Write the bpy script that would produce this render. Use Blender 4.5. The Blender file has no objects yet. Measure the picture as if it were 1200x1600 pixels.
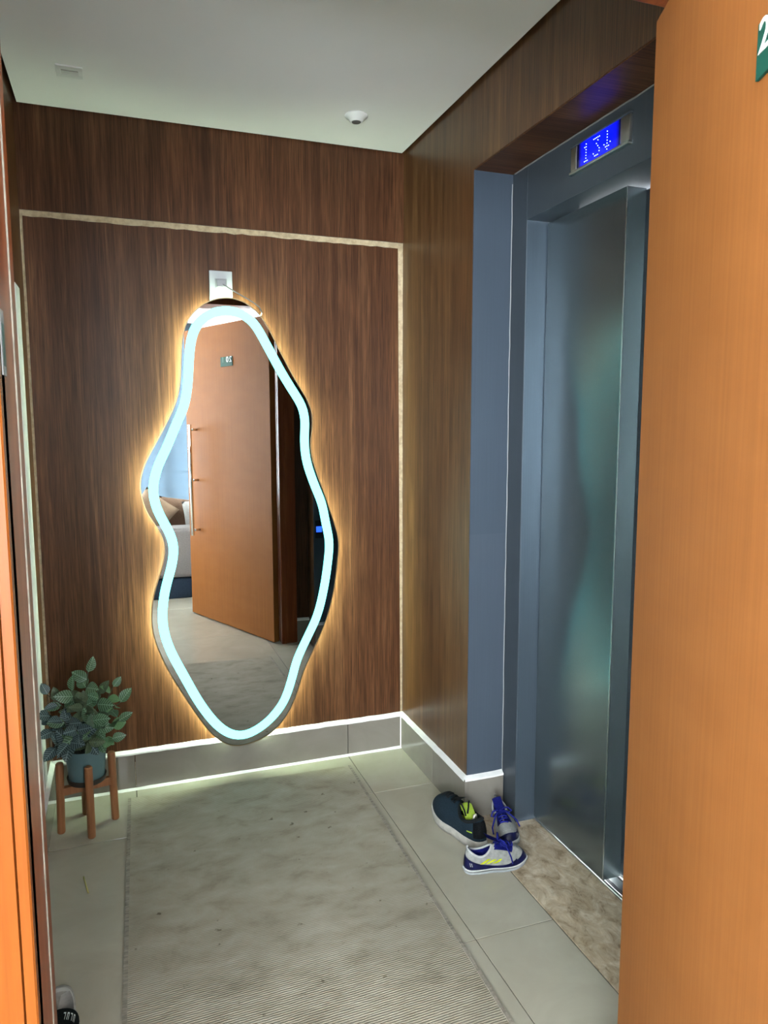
import bpy, bmesh, math, random
from mathutils import Vector, Matrix
random.seed(7)
sc = bpy.context.scene
COL = sc.collection
PI = math.pi

# ------------------------------------------------------------------ camera
cd = bpy.data.cameras.new('camera'); cam = bpy.data.objects.new('camera', cd); COL.objects.link(cam)
cd.sensor_fit = 'HORIZONTAL'; cd.sensor_width = 36.0; cd.lens = 1142.1 / 1200 * 36
cd.clip_start = 0.02
_r = Vector((0.94094028, -0.3385699, -0.00134523)); _u = Vector((0.04061375, 0.10892581, 0.99321986)); _f = Vector((0.33612782, 0.93461521, -0.11624327))
m = Matrix((( _r.x, _u.x, -_f.x, -1.0654), (_r.y, _u.y, -_f.y, -2.7341), (_r.z, _u.z, -_f.z, 1.33), (0, 0, 0, 1)))
cam.matrix_world = m
sc.camera = cam

# ------------------------------------------------------------------ sky, daylight, exposure
SKY = 30.0
RING = (0.34, 1.95, 1.86)
BACKLED = (0.78, 1.05, 0.74); BACKLED_S = 50.0
w = bpy.data.worlds.new('sky'); sc.world = w; w.use_nodes = True
bg = w.node_tree.nodes['Background']; bg.inputs[0].default_value = (0.92, 0.96, 1.0, 1); bg.inputs[1].default_value = SKY
def portal(loc, rot, sx, sy):
    l = bpy.data.lights.new('window_portal', 'AREA'); l.shape = 'RECTANGLE'; l.size = sx; l.size_y = sy
    l.cycles.is_portal = True
    o = bpy.data.objects.new('window_portal', l); COL.objects.link(o); o.location = loc; o.rotation_euler = rot
portal((-1.55, -5.72, 1.255), (math.radians(90), 0, 0), 3.9, 2.25)      # faces +y, into the apartment
sc.view_settings.view_transform = 'Standard'; sc.view_settings.look = 'None'
sc.view_settings.exposure = 0.97; sc.view_settings.gamma = 1.0; sc.view_settings.use_curve_mapping = False
try:
    sc.cycles.max_bounces = 10; sc.cycles.diffuse_bounces = 6; sc.cycles.glossy_bounces = 5
    sc.cycles.sample_clamp_indirect = 6.0; sc.cycles.caustics_refractive = False
except Exception: pass

# ------------------------------------------------------------------ helpers
def mat(name, col=(.5,.5,.5), rough=.5, metal=0., spec=.5, emit=None, es=0., coat=0.):
    M = bpy.data.materials.new(name); M.use_nodes = True
    b = M.node_tree.nodes['Principled BSDF']
    b.inputs['Base Color'].default_value = (*col, 1); b.inputs['Roughness'].default_value = rough
    b.inputs['Metallic'].default_value = metal; b.inputs['Specular IOR Level'].default_value = spec
    b.inputs['Coat Weight'].default_value = coat; b.inputs['Coat Roughness'].default_value = .08
    if emit: b.inputs['Emission Color'].default_value = (*emit, 1); b.inputs['Emission Strength'].default_value = es
    return M
class NT:
    def __init__(s, M): s.t = M.node_tree; s.b = s.t.nodes['Principled BSDF']
    def n(s, typ, **kw):
        x = s.t.nodes.new(typ)
        for k, v in kw.items(): setattr(x, k, v)
        return x
    def l(s, a, b): s.t.links.new(a, b)
    def pos(s, scale, kind='world', rot=(0,0,0)):
        if kind == 'world': src = s.n('ShaderNodeNewGeometry').outputs['Position']
        else: src = s.n('ShaderNodeTexCoord').outputs['Object']
        mp = s.n('ShaderNodeMapping'); mp.inputs['Scale'].default_value = scale; mp.inputs['Rotation'].default_value = rot
        s.l(src, mp.inputs['Vector']); return mp.outputs[0]
    def noise(s, vec, scale=1., detail=4., rough=.55, dist=0.):
        x = s.n('ShaderNodeTexNoise'); x.inputs['Scale'].default_value = scale; x.inputs['Detail'].default_value = detail
        x.inputs['Roughness'].default_value = rough; x.inputs['Distortion'].default_value = dist
        s.l(vec, x.inputs['Vector']); return x.outputs['Fac']
    def ramp(s, fac, stops):
        x = s.n('ShaderNodeValToRGB'); e = x.color_ramp.elements
        e[0].position, e[0].color = stops[0][0], (*stops[0][1], 1); e[1].position, e[1].color = stops[-1][0], (*stops[-1][1], 1)
        for p, c in stops[1:-1]:
            q = e.new(p); q.color = (*c, 1)
        s.l(fac, x.inputs[0]); return x.outputs[0]
    def mix(s, fac, a, b, mode='MIX'):
        x = s.n('ShaderNodeMix', data_type='RGBA', blend_type=mode)
        for sock, v in ((x.inputs[0], fac), (x.inputs[6], a), (x.inputs[7], b)):
            if isinstance(v, (int, float)): sock.default_value = v
            elif isinstance(v, tuple): sock.default_value = (*v, 1)
            else: s.l(v, sock)
        return x.outputs[2]
    def math(s, op, a, b=0.):
        x = s.n('ShaderNodeMath', operation=op)
        for sock, v in ((x.inputs[0], a), (x.inputs[1], b)):
            if isinstance(v, (int, float)): sock.default_value = v
            else: s.l(v, sock)
        return x.outputs[0]
    def bump(s, h, strength=.2, dist=.002):
        x = s.n('ShaderNodeBump'); x.inputs['Strength'].default_value = strength; x.inputs['Distance'].default_value = dist
        s.l(h, x.inputs['Height']); s.l(x.outputs[0], s.b.inputs['Normal'])
    def color(s, c): s.l(c, s.b.inputs['Base Color'])
    def rough(s, c): s.l(c, s.b.inputs['Roughness'])

def obj(name, me, M, parent=None, loc=None, rot=None):
    if isinstance(me, bmesh.types.BMesh):
        bm = me; me = bpy.data.meshes.new(name); bm.to_mesh(me); bm.free()
    if M is not None and not me.materials: me.materials.append(M)
    o = bpy.data.objects.new(name, me); COL.objects.link(o)
    if parent: o.parent = parent
    if loc: o.location = loc
    if rot: o.rotation_euler = rot
    return o
def empty(name, loc=(0,0,0), rot=(0,0,0)):
    o = bpy.data.objects.new(name, None); COL.objects.link(o); o.location = loc; o.rotation_euler = rot; o.empty_display_size = .05
    return o
def tag(o, label=None, cat=None, group=None, kind=None):
    if label: o['label'] = label
    if cat: o['category'] = cat
    if group: o['group'] = group
    if kind: o['kind'] = kind
    return o
def box(bm, x0, x1, y0, y1, z0, z1, bev=0., mat4=None):
    v = [bm.verts.new((x, y, z)) for x in (x0, x1) for y in (y0, y1) for z in (z0, z1)]
    fs = []
    for idx in ((0,1,3,2), (4,6,7,5), (0,4,5,1), (2,3,7,6), (0,2,6,4), (1,5,7,3)): fs.append(bm.faces.new([v[i] for i in idx]))
    bmesh.ops.recalc_face_normals(bm, faces=fs)
    if bev > 0:
        es = list({e for f in fs for e in f.edges})
        bmesh.ops.bevel(bm, geom=es, offset=bev, segments=2, affect='EDGES', profile=.5)
    return bm
def boxo(name, M, dims, parent=None, bev=0.):
    bm = bmesh.new(); box(bm, *dims, bev=bev)
    o = obj(name, bm, M, parent)
    return o
def struct(o, label=None):
    o['kind'] = 'structure'
    if label: o['label'] = label
    return o
def smooth(o, ang=None):
    for p in o.data.polygons: p.use_smooth = True
    return o
def tube_bm(bm, pts, r, seg=8, closed=False, rend=None):
    pts = [Vector(p) for p in pts]; n = len(pts); rings = []; up = Vector((0,0,1)); prev = None
    for i, p in enumerate(pts):
        a = pts[(i-1) % n] if (closed or i > 0) else p; b = pts[(i+1) % n] if (closed or i < n-1) else p
        t = (b - a).normalized()
        if prev is None:
            nrm = t.orthogonal().normalized()
        else:
            nrm = (prev - t*prev.dot(t)); nrm = nrm.normalized() if nrm.length > 1e-6 else t.orthogonal().normalized()
        prev = nrm; bi = t.cross(nrm)
        rr = r if rend is None else r + (rend - r)*i/(n-1)
        rings.append([bm.verts.new(p + (nrm*math.cos(2*PI*k/seg) + bi*math.sin(2*PI*k/seg))*rr) for k in range(seg)])
    m_ = n if closed else n-1
    for i in range(m_):
        A, B = rings[i], rings[(i+1) % n]
        for k in range(seg): bm.faces.new((A[k], A[(k+1) % seg], B[(k+1) % seg], B[k]))
    if not closed:
        bm.faces.new(list(reversed(rings[0]))); bm.faces.new(rings[-1])
    return bm
def tube(name, pts, r, M, parent=None, seg=8, closed=False, rend=None):
    bm = bmesh.new(); tube_bm(bm, pts, r, seg, closed, rend); return smooth(obj(name, bm, M, parent))
def lathe(name, prof, M, parent=None, loc=(0,0,0), seg=40, cap=True):
    bm = bmesh.new(); rings = []
    for (r, z) in prof:
        rings.append([bm.verts.new((r*math.cos(2*PI*k/seg), r*math.sin(2*PI*k/seg), z)) for k in range(seg)] if r > 1e-6 else [bm.verts.new((0,0,z))])
    for A, B in zip(rings, rings[1:]):
        for k in range(seg):
            k2 = (k+1) % seg
            if len(A) == 1 and len(B) > 1: bm.faces.new((A[0], B[k2], B[k]))
            elif len(B) == 1 and len(A) > 1: bm.faces.new((A[k], A[k2], B[0]))
            elif len(A) > 1: bm.faces.new((A[k], A[k2], B[k2], B[k]))
    bmesh.ops.recalc_face_normals(bm, faces=bm.faces)
    o = obj(name, bm, M, parent, loc); smooth(o)
    md = o.modifiers.new('edge', 'EDGE_SPLIT'); md.split_angle = math.radians(38)
    return o
def prism(bm, poly, axis, a, b):
    """extrude a closed 2-D polygon along an axis from a to b"""
    def P(u, v, t): return {'x': (t, u, v), 'y': (u, t, v), 'z': (u, v, t)}[axis]
    A = [bm.verts.new(P(u, v, a)) for u, v in poly]; B = [bm.verts.new(P(u, v, b)) for u, v in poly]
    fs = [bm.faces.new(A), bm.faces.new(list(reversed(B)))]
    n = len(poly)
    for i in range(n): fs.append(bm.faces.new((A[i], B[i], B[(i+1) % n], A[(i+1) % n])))
    bmesh.ops.recalc_face_normals(bm, faces=fs)
    return bm
def text_mesh(s, size, depth=.0006):
    c = bpy.data.curves.new('txt', 'FONT'); c.body = s; c.size = size; c.extrude = depth; c.align_x = 'LEFT'; c.align_y = 'BOTTOM'; c.resolution_u = 4
    o = bpy.data.objects.new('txt', c); COL.objects.link(o)
    dg = bpy.context.evaluated_depsgraph_get(); dg.update()
    me = bpy.data.meshes.new_from_object(o.evaluated_get(dg)); bpy.data.objects.remove(o)
    me.materials.clear()
    return me

# ------------------------------------------------------------------ materials
def wood_dark(name, axis='z', tint=(1,1,1), spec=.20, rough=.42):
    M = mat(name, rough=rough, spec=spec); t = NT(M)
    s = {'z': (1, 1, .028), 'x': (.028, 1, 1), 'y': (1, .028, 1)}[axis]
    sc_ = lambda k: tuple(k*v for v in s)
    fine = t.noise(t.pos(sc_(230)), 1., 5., .62, .25)
    mid = t.noise(t.pos(sc_(34)), 1., 4., .6, .6)
    broad = t.noise(t.pos(tuple(4.5*(v if v == 1 else .05) for v in s)), 1., 2., .5)
    c = lambda a: tuple(x*y for x, y in zip(a, tint))
    base = t.ramp(mid, [(.30, c((.050, .0185, .0078))), (.5, c((.080, .0320, .0135))), (.62, c((.102, .044, .0190))), (.75, c((.140, .066, .0310)))])
    lines = t.ramp(fine, [(.34, (.50, .47, .44)), (.46, (.88, .87, .86)), (.56, (1.08, 1.08, 1.08)), (.68, (1.55, 1.5, 1.42))])
    col = t.mix(1., base, lines, 'MULTIPLY')
    bt = t.ramp(broad, [(.3, (.72, .70, .70)), (.5, (1, 1, 1)), (.7, (1.18, 1.16, 1.1))])
    t.color(t.mix(1., col, bt, 'MULTIPLY')); t.bump(fine, .18, .001)
    return M
M_wood = wood_dark('dark_wood_veneer')
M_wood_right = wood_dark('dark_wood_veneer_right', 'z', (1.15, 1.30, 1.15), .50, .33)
M_wood_soffit = wood_dark('dark_wood_veneer_soffit', 'x')
M_raw = mat('raw_board_edge', (.62, .47, .27), .8, spec=.2); t = NT(M_raw)
t.color(t.ramp(t.noise(t.pos((60, 60, 60)), 1., 4.), [(.35, (.66, .55, .36)), (.6, (.84, .74, .53))]))
def varnish(name, a, b, c, rough=.34, vert=True, coat=.08):
    M = mat(name, rough=rough, spec=.12, coat=0.); t = NT(M)
    v = (22, 22, .9) if vert else (.9, .9, 22)
    g = t.noise(t.pos(v), 1., 4., .55, .5); g2 = t.noise(t.pos(tuple(6*x for x in v)), 1., 3., .6)
    col = t.ramp(g, [(.3, a), (.52, b), (.72, c)])
    t.color(t.mix(1., col, t.ramp(g2, [(.3, (.86, .84, .82)), (.6, (1.05, 1.05, 1.05))]), 'MULTIPLY'))
    return M
M_jamb = varnish('varnished_jamb', (.112, .026, .0035), (.140, .036, .0055), (.168, .049, .009))
M_jamb_dark = varnish('varnished_casing', (.135, .030, .010), (.20, .052, .016), (.27, .085, .028))
M_door = mat('door_veneer', rough=.54, spec=.07); t = NT(M_door)
g = t.noise(t.pos((6, 6, 14), 'object'), 1., 3., .5); g2 = t.noise(t.pos((110, 110, 2), 'object'), 1., 3., .6)
t.color(t.mix(1., t.ramp(g, [(.3, (.238, .086, .0230)), (.7, (.256, .095, .0262))]), t.ramp(g2, [(.35, (.93, .92, .91)), (.65, (1.04, 1.04, 1.04))]), 'MULTIPLY'))
M_white = mat('white_paint', (.80, .80, .78), .6, spec=.3); t = NT(M_white)
t.color(t.ramp(t.noise(t.pos((3, 3, 3)), 1., 3.), [(.3, (.77, .77, .755)), (.7, (.83, .83, .815))]))
M_ceil = mat('ceiling_paint', (.82, .82, .81), .75, spec=.2); t = NT(M_ceil)
t.color(t.ramp(t.noise(t.pos((2, 2, 2)), 1., 3.), [(.3, (.80, .80, .79)), (.7, (.84, .84, .83))]))
def porcelain(name, a, b, rough):
    M = mat(name, rough=rough, spec=.5); t = NT(M)
    g = t.noise(t.pos((5, 5, 5)), 1., 5., .6, .8)
    t.color(t.ramp(g, [(.3, a), (.7, b)])); t.rough(t.ramp(t.noise(t.pos((9, 9, 9)), 1., 3.), [(.3, (rough*.8,)*3), (.7, (rough*1.4,)*3)]))
    return M
M_tile = porcelain('porcelain_tile', (.36, .335, .270), (.42, .395, .325), .12)
M_skirt = porcelain('porcelain_skirting', (.185, .168, .142), (.225, .207, .178), .11)
M_grout = mat('grey_grout', (.20, .18, .145), .85); t = NT(M_grout)
t.color(t.ramp(t.noise(t.pos((40, 40, 40)), 1., 3.), [(.3, (.09, .08, .062)), (.7, (.14, .125, .10))]))
M_caulk = mat('white_caulk', (.86, .87, .86), .5); t = NT(M_caulk)
t.color(t.ramp(t.noise(t.pos((30, 30, 30)), 1., 2.), [(.3, (.80, .81, .80)), (.7, (.9, .9, .9))])); t.bump(t.noise(t.pos((60, 60, 60)), 1., 2.), .3, .002)
M_marble = mat('beige_marble', rough=.22, spec=.5); t = NT(M_marble)
n1 = t.noise(t.pos((13, 8, 8)), 1.6, 8., .70, .8); n2 = t.noise(t.pos((26, 17, 20)), 1., 6., .7, .9)
c1 = t.ramp(n1, [(.30, (.20, .14, .085)), (.42, (.36, .285, .195)), (.55, (.46, .38, .28)), (.70, (.60, .52, .41))])
t.color(t.mix(1., c1, t.ramp(n2, [(.33, (.60, .56, .50)), (.46, (1, 1, 1)), (.68, (1.22, 1.2, 1.18))]), 'MULTIPLY'))
def metalpaint(name, col, rough, metal=.35, spec=.5):
    M = mat(name, col, rough, metal, spec); t = NT(M)
    g = t.noise(t.pos((3, 3, 1.2)), 1., 3.); f = t.noise(t.pos((220, 220, 3)), 1., 2.)
    t.color(t.mix(1., t.ramp(g, [(.3, tuple(.92*x for x in col)), (.7, tuple(1.06*x for x in col))]), t.ramp(f, [(.3, (.96,)*3), (.7, (1.03,)*3)]), 'MULTIPLY'))
    return M
M_elev = metalpaint('elevator_grey', (.190, .232, .248), .26, .85)
M_frame = metalpaint('elevator_frame_grey', (.075, .094, .115), .40, .45)
M_jambgrey = metalpaint('jamb_grey_upper', (.047, .064, .089), .5, .0, .3)
M_reveal = metalpaint('elevator_reveal', (.070, .092, .120), .38, .45)
M_jambgrey2 = metalpaint('jamb_grey_lower', (.053, .070, .096), .5, .0, .3)
M_steel = metalpaint('brushed_steel', (.62, .62, .60), .28, 1.)
M_chrome = mat('chrome', (.85, .85, .85), .08, 1.)
M_black = mat('black_plastic', (.012, .012, .014), .35)
M_blackrub = mat('black_rubber', (.02, .02, .02), .7)
M_dots = mat('blue_led_dots', (.1, .1, .5), .4, emit=(.20, .30, 1.), es=4.0)
M_screen = mat('blue_backlit_screen', (.004, .004, .03), .12, emit=(.0, .004, 1.), es=1.3); t = NT(M_screen)
gx = t.n('ShaderNodeTexCoord').outputs['Object']; sp = t.n('ShaderNodeSeparateXYZ'); t.l(gx, sp.inputs[0])
fa = t.math('SUBTRACT', 1., t.math('POWER', t.math('ABSOLUTE', t.math('DIVIDE', t.math('SUBTRACT', sp.outputs[1], .020), .086)), 3.))
t.l(t.math('MULTIPLY', t.math('MAXIMUM', fa, .0), 1.25), t.b.inputs['Emission Strength'])
M_button = mat('blue_lit_button', (.02, .05, .4), .4, emit=(.02, .10, 1.), es=1.6)
M_mirror = mat('mirror_glass', (.63, .645, .64), .0, 1.)
M_edge = mat('bronze_mirror_edge', (.30, .22, .12), .3, .8)
M_ring = mat('frosted_led_band', (.04, .05, .05), .5, spec=.0, emit=RING, es=1.0)
M_back = mat('warm_led_strip', (.8, .7, .5), .5, emit=BACKLED, es=BACKLED_S)
M_backing = mat('mirror_backing', (.5, .47, .42), .7)
M_plastic = mat('white_plastic', (.40, .42, .44), .45)
M_plastic2 = mat('white_plastic_module', (.32, .33, .34), .45)
M_fixture = mat('white_fixture', (.74, .75, .74), .45)
M_fixture2 = mat('white_fixture_inner', (.62, .62, .60), .5)
M_cable = mat('grey_cable', (.20, .20, .20), .5)
M_lens = mat('sensor_lens', (.10, .10, .10), .3)
M_slot = mat('sensor_recess', (.30, .29, .27), .6)
M_rug = mat('woven_rug', rough=.92, spec=.12); t = NT(M_rug)
st = t.noise(t.pos((9, 15, 9)), 1., 6., .62, .35); st2 = t.noise(t.pos((2.2, 1.6, 2)), 1., 3., .5); sp_ = t.noise(t.pos((34, 34, 34)), 1., 3., .5)
c1 = t.ramp(st, [(.30, (.255, .225, .175)), (.46, (.335, .300, .240)), (.7, (.395, .360, .300))])
c1 = t.mix(1., c1, t.ramp(st2, [(.3, (.86, .86, .84)), (.7, (1.1, 1.1, 1.1))]), 'MULTIPLY')
c1 = t.mix(1., c1, t.ramp(sp_, [(.24, (.45, .42, .38)), (.30, (1, 1, 1)), (1., (1, 1, 1))]), 'MULTIPLY')
wv = t.n('ShaderNodeTexWave', wave_type='BANDS', bands_direction='Y'); wv.inputs['Scale'].default_value = 48.; wv.inputs['Distortion'].default_value = 1.2; wv.inputs['Detail'].default_value = 2.
t.l(t.pos((1, 1, 1), 'world', (0, 0, math.radians(-2))), wv.inputs['Vector'])
t.color(t.mix(1., c1, t.ramp(wv.outputs['Fac'], [(.1, (.86, .86, .86)), (.8, (1.05, 1.05, 1.05))]), 'MULTIPLY')); t.bump(wv.outputs['Fac'], .5, .002)
M_hem = mat('rug_hem', (.25, .225, .18), .95); t = NT(M_hem)
t.color(t.ramp(t.noise(t.pos((40, 160, 40)), 1., 3.), [(.3, (.17, .15, .12)), (.7, (.33, .30, .25))]))

# ------------------------------------------------------------------ dimensions
H = 2.361; XL = -1.344; YF = -1.69; YA = -1.84; ZG = 2.033; ZB = .139; TB = .014
YJ = -.596; ZT = 2.122; DJ = .137; DL = .209; YS = -.6895; ZO = 1.958; YM = -1.073; YE = -1.457; YJ2 = -1.55
XO = -1.184; XH = -.175; ZH = 2.02      # doorway: left stop face, right jamb face, head

# ------------------------------------------------------------------ floor: one slab of grout with tiles as pieces
fl = struct(boxo('floor', M_grout, (-3.6, .62, -5.8, .05, -.12, -.0025)), 'glossy beige porcelain tile floor with thin grey grout lines')
xs = [-.2436 - .816*k for k in range(4, -1, -1)] + [-.011]
ys = [.012, -.338] + [-.338 - .8157*k for k in range(1, 7)]
g_ = .0017
def tile(name, x0, x1, y0, y1, M, parent, z=0., h=.012):
    return boxo(name, M, (x0 + g_, x1 - g_, y0 + g_, y1 - g_, z - h, z), parent, bev=.0008)
for i in range(len(xs) - 1):
    for j in range(len(ys) - 1):
        x0, x1, y1, y0 = xs[i], xs[i+1], ys[j], ys[j+1]
        tile('floor_tile', x0, x1, y0, y1, M_tile, fl)
for j in range(2, len(ys) - 1):
    if ys[j+1] < YF: tile('floor_tile', -.011, .60, ys[j+1], min(ys[j], YF - .02), M_tile, fl)
boxo('marble_threshold', M_marble, (-.0085, DL + .004, YJ2 - .0, YJ, -.012, .0006), fl, bev=.0008)['label'] = 'mottled beige marble threshold before the elevator'

# ------------------------------------------------------------------ ceilings
ce = struct(boxo('ceiling', M_ceil, (XL + .012, -.012, YF + .0, -.013, H, H + .10)), 'flat white ceiling panel with a shadow gap along the walls')
struct(boxo('ceiling', M_ceil, (-3.6, .62, -5.8, YA, 2.45, 2.55)), 'white ceiling of the apartment seen in the mirror')
struct(boxo('ceiling', M_black, (XL - .1, .3, YF, .05, H + .11, H + .14)), 'black slab above the ceiling panel, standing in for the shade in the gap')  # added slab, coloured black so the gap along the walls looks shaded

# ------------------------------------------------------------------ back wall: backing, upper panel, lower panel, groove strips
wb = struct(boxo('wall_back', M_raw, (XL - .05, .05, .010, .10, 0, H + .11)), 'dark brown wood veneer wall behind the glowing mirror')
def panel_poly(name, pts, M, parent, axis='y', a=0., b=.010):
    bm = bmesh.new(); prism(bm, pts, axis, a, b); return obj(name, bm, M, parent)
gl = .009                                                           # left groove width
panel_poly('upper_panel', [(XL, ZG + .003), (0, ZG + .003), (0, H + .105), (XL, H + .105)], M_wood, wb)
# lower panel: slightly uneven upper edge, leaning right edge
lowpts = [(XL + gl, .10), (-.011, .10), (-.0235, ZG - .020)]
k = 46
for i in range(1, k):
    x = -.0235 + (XL + gl + .0235)*i/k
    lowpts.append((x, ZG - .0185 + random.uniform(-.0022, .0022)))
lowpts.append((XL + gl, ZG - .018))
panel_poly('lower_panel', lowpts, M_wood, wb)
def jag_strip(name, a, b, horizontal, wdt):
    bm = bmesh.new(); n = 60; rows = []
    for i in range(n + 1):
        f = i/n; u = a + (b - a)*f; y = random.uniform(.0055, .0085)
        row = []
        for q in (-1, 1):
            row.append(bm.verts.new((u, y, wdt[0] if q < 0 else wdt[1])) if horizontal else bm.verts.new(((wdt[0] if q < 0 else wdt[1]), y, u)))
        rows.append(row)
    for A, B in zip(rows, rows[1:]): bm.faces.new((A[0], A[1], B[1], B[0]))
    bmesh.ops.solidify(bm, geom=bm.faces[:], thickness=.0012)
    return obj(name, bm, M_raw, wb)
for o_ in (jag_strip('groove_strip', XL, 0, True, (ZG - .023, ZG + .004)), jag_strip('groove_strip', .12, ZG, False, (-.026, .0)), jag_strip('groove_strip', .12, ZG, False, (XL, XL + gl + .002))):
    o_['label'] = 'pale raw board strip showing in the groove'

# ------------------------------------------------------------------ right wall, elevator recess lining
wr = struct(empty('wall_right'), 'dark brown wood veneer wall with the elevator recess')
bm = bmesh.new(); box(bm, 0, .34, YJ, .05, 0, H + .105); obj('wood_panel', bm, M_wood_right, wr)
boxo('wood_panel_over_door', M_wood_right, (0, .30, YJ2, YJ, ZT, H + .105), wr)
boxo('wood_panel', M_wood_right, (0, .34, YF, YJ2, 0, H + .105), wr)
boxo('soffit_panel', M_wood_soffit, (.0015, DJ, YJ2, YJ, ZT - .004, ZT), wr)['label'] = 'wood veneer soffit over the elevator'
boxo('jamb_panel', M_jambgrey, (.001, DJ, YJ - .004, YJ, .977, ZT - .004), wr)
boxo('jamb_panel', M_jambgrey2, (.001, DJ, YJ - .004, YJ, ZB - .002, .977), wr)
boxo('jamb_panel', M_jambgrey, (.001, DJ, YJ2, YJ2 + .004, .0, ZT - .004), wr)
bm = bmesh.new(); pts = [(DJ - .002 + random.uniform(-.0012, .0008), YJ - .005, ZB + i*.05) for i in range(40)]
tube_bm(bm, pts, .0015, 6); obj('caulk_bead', bm, M_plastic2, wr)
bm = bmesh.new(); tube_bm(bm, [(DJ - .002, YJ - .02 - .03*i, ZT - .006 + random.uniform(-.001, .001)) for i in range(26)], .0022, 6); obj('caulk_bead', bm, M_cable, wr)

# ------------------------------------------------------------------ left wall
wl = struct(boxo('wall_left', M_wood, (XL - .10, XL, YF, .05, 0, H + .105)), 'narrow view of dark wood wall beside the doorway')
struct(boxo('trim_1', M_white, (XL, XL + .003, -.245, -.139, ZB, 1.76), bev=.0008), 'white vertical strip on the left wall behind the door frame')

# ------------------------------------------------------------------ skirting
def skirting(name, label, segs, cap_top, floor_bead=None):
    e = struct(empty(name), label)
    for s in segs: boxo('skirting_tile', M_skirt, s, e, bev=.0008)
    for (p, q, nrm) in cap_top:                                     # sloped caulk on top of the tiles
        p, q, nv = Vector(p), Vector(q), Vector(nrm); bm = bmesh.new(); n = max(3, int((q - p).length/.03)); rows = []
        for i in range(n + 1):
            c = p + (q - p)*i/n; j = random.uniform(-.0010, .0010)
            rows.append([bm.verts.new(c + nv*(.0005) + Vector((0,0,.0105 + j))), bm.verts.new(c + nv*(TB + .0012) + Vector((0,0,.0012 + j))), bm.verts.new(c + nv*(TB + .0016) + Vector((0,0,-.0045 + j))), bm.verts.new(c + Vector((0,0,-.004)))])
        for A, B in zip(rows, rows[1:]):
            for k in range(4): bm.faces.new((A[k], A[(k+1) % 4], B[(k+1) % 4], B[k]))
        bm.faces.new(rows[0]); bm.faces.new(list(reversed(rows[-1]))); bmesh.ops.recalc_face_normals(bm, faces=bm.faces)
        obj('caulk_bead', bm, M_caulk, e)['label'] = 'white caulk line along the skirting top'
    if floor_bead:
        for (p, q, nrm) in floor_bead:
            p, q, nv = Vector(p), Vector(q), Vector(nrm); bm = bmesh.new(); n = 40; rows = []
            for i in range(n + 1):
                c = p + (q - p)*i/n; j = random.uniform(-.0008, .0008)
                rows.append([bm.verts.new(c + nv*TB*.8), bm.verts.new(c + nv*(TB + .0095 + j) + Vector((0,0,.0006))), bm.verts.new(c + nv*(TB + .0008) + Vector((0,0,.0085 + j)))])
            for A, B in zip(rows, rows[1:]):
                for k in range(3): bm.faces.new((A[k], A[(k+1) % 3], B[(k+1) % 3], B[k]))
            bmesh.ops.recalc_face_normals(bm, faces=bm.faces); obj('floor_caulk', bm, M_caulk, e)
    return e
skirting('baseboard_back', 'glossy beige tile skirting under the mirror wall',
    [(XL + TB, -1.0612, -TB, 0, .0, ZB), (-1.0588, -.2448, -TB, 0, .0, ZB), (-.2424, -.0005, -TB, 0, .0, ZB)],
    [((XL, 0, ZB), (0, 0, ZB), (0, -1, 0))], [((XL, 0, 0), (-.014, 0, 0), (0, -1, 0))])
skirting('baseboard_right', 'glossy beige tile skirting along the elevator wall',
    [(-TB, 0, -.3368, -TB, 0, ZB), (-TB, 0, YJ - TB - .004, -.3392, 0, ZB), (0, DJ - .003, YJ - TB - .004, YJ - .004, 0, ZB)],
    [((0, 0, ZB), (0, YJ - .012, ZB), (-1, 0, 0)), ((-.012, YJ - .004, ZB), (DJ - .003, YJ - .004, ZB), (0, -1, 0))])
bm = bmesh.new(); tube_bm(bm, [(-TB, -TB - .0005, .004 + i*.0135) for i in range(11)], .0032, 8); obj('caulk_bead', bm, M_caulk, bpy.data.objects['baseboard_right'])
skirting('baseboard_left', 'short beige tile skirting behind the plant stand',
    [(XL, XL + TB, -.3368, 0, 0, ZB), (XL, XL + TB, YF + .03, -.3392, 0, ZB)], [((XL, 0, ZB), (XL, YF + .03, ZB), (1, 0, 0))])
skirting('baseboard_front', 'beige tile skirting beside the doorway, seen in the mirror',
    [(-.085, -.001, YF, YF + TB, 0, ZB), (.002, DJ, YJ2 + .004, YJ2 + .004 + TB, 0, ZB)], [((-.085, YF, ZB), (0, YF, ZB), (0, 1, 0)), ((0, YJ2 + .004, ZB), (DJ, YJ2 + .004, ZB), (0, 1, 0))])

# ------------------------------------------------------------------ front wall with doorway (between hall and apartment)
wf = struct(empty('wall_front'), 'wall with the apartment doorway, dark wood on the hall side')
for (x0, x1, z0, z1) in ((-3.6, XO - .045, 0, 2.5), (XH + .035, .62, 0, 2.5), (XO - .045, XH + .035, ZH + .035, 2.5)):
    boxo('plaster', M_white, (x0, x1, YA, YF - .01, z0, z1), wf)
for (x0, x1, z0, z1) in ((XL, XO - .045, 0, H + .105), (XH + .035, 0.0, 0, H + .105), (XO - .045, XH + .035, ZH + .035, H + .105)):
    boxo('wood_panel', M_wood, (x0, x1, YF - .01, YF, z0, z1), wf)
tf = struct(empty('trim_2'), 'varnished orange wooden door frame around the apartment doorway')
XI = XO + .004                                                       # inner jamb face, behind the stop
YST = -1.754                                                         # face of the stop
def frame_profile(side):
    # plan outline of one jamb (x, y); side -1 = left, +1 = right
    f0, f1 = (XO, XI) if side < 0 else (XH, XH - .004)
    d = -1 if side < 0 else 1
    return f0, f1, d
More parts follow.
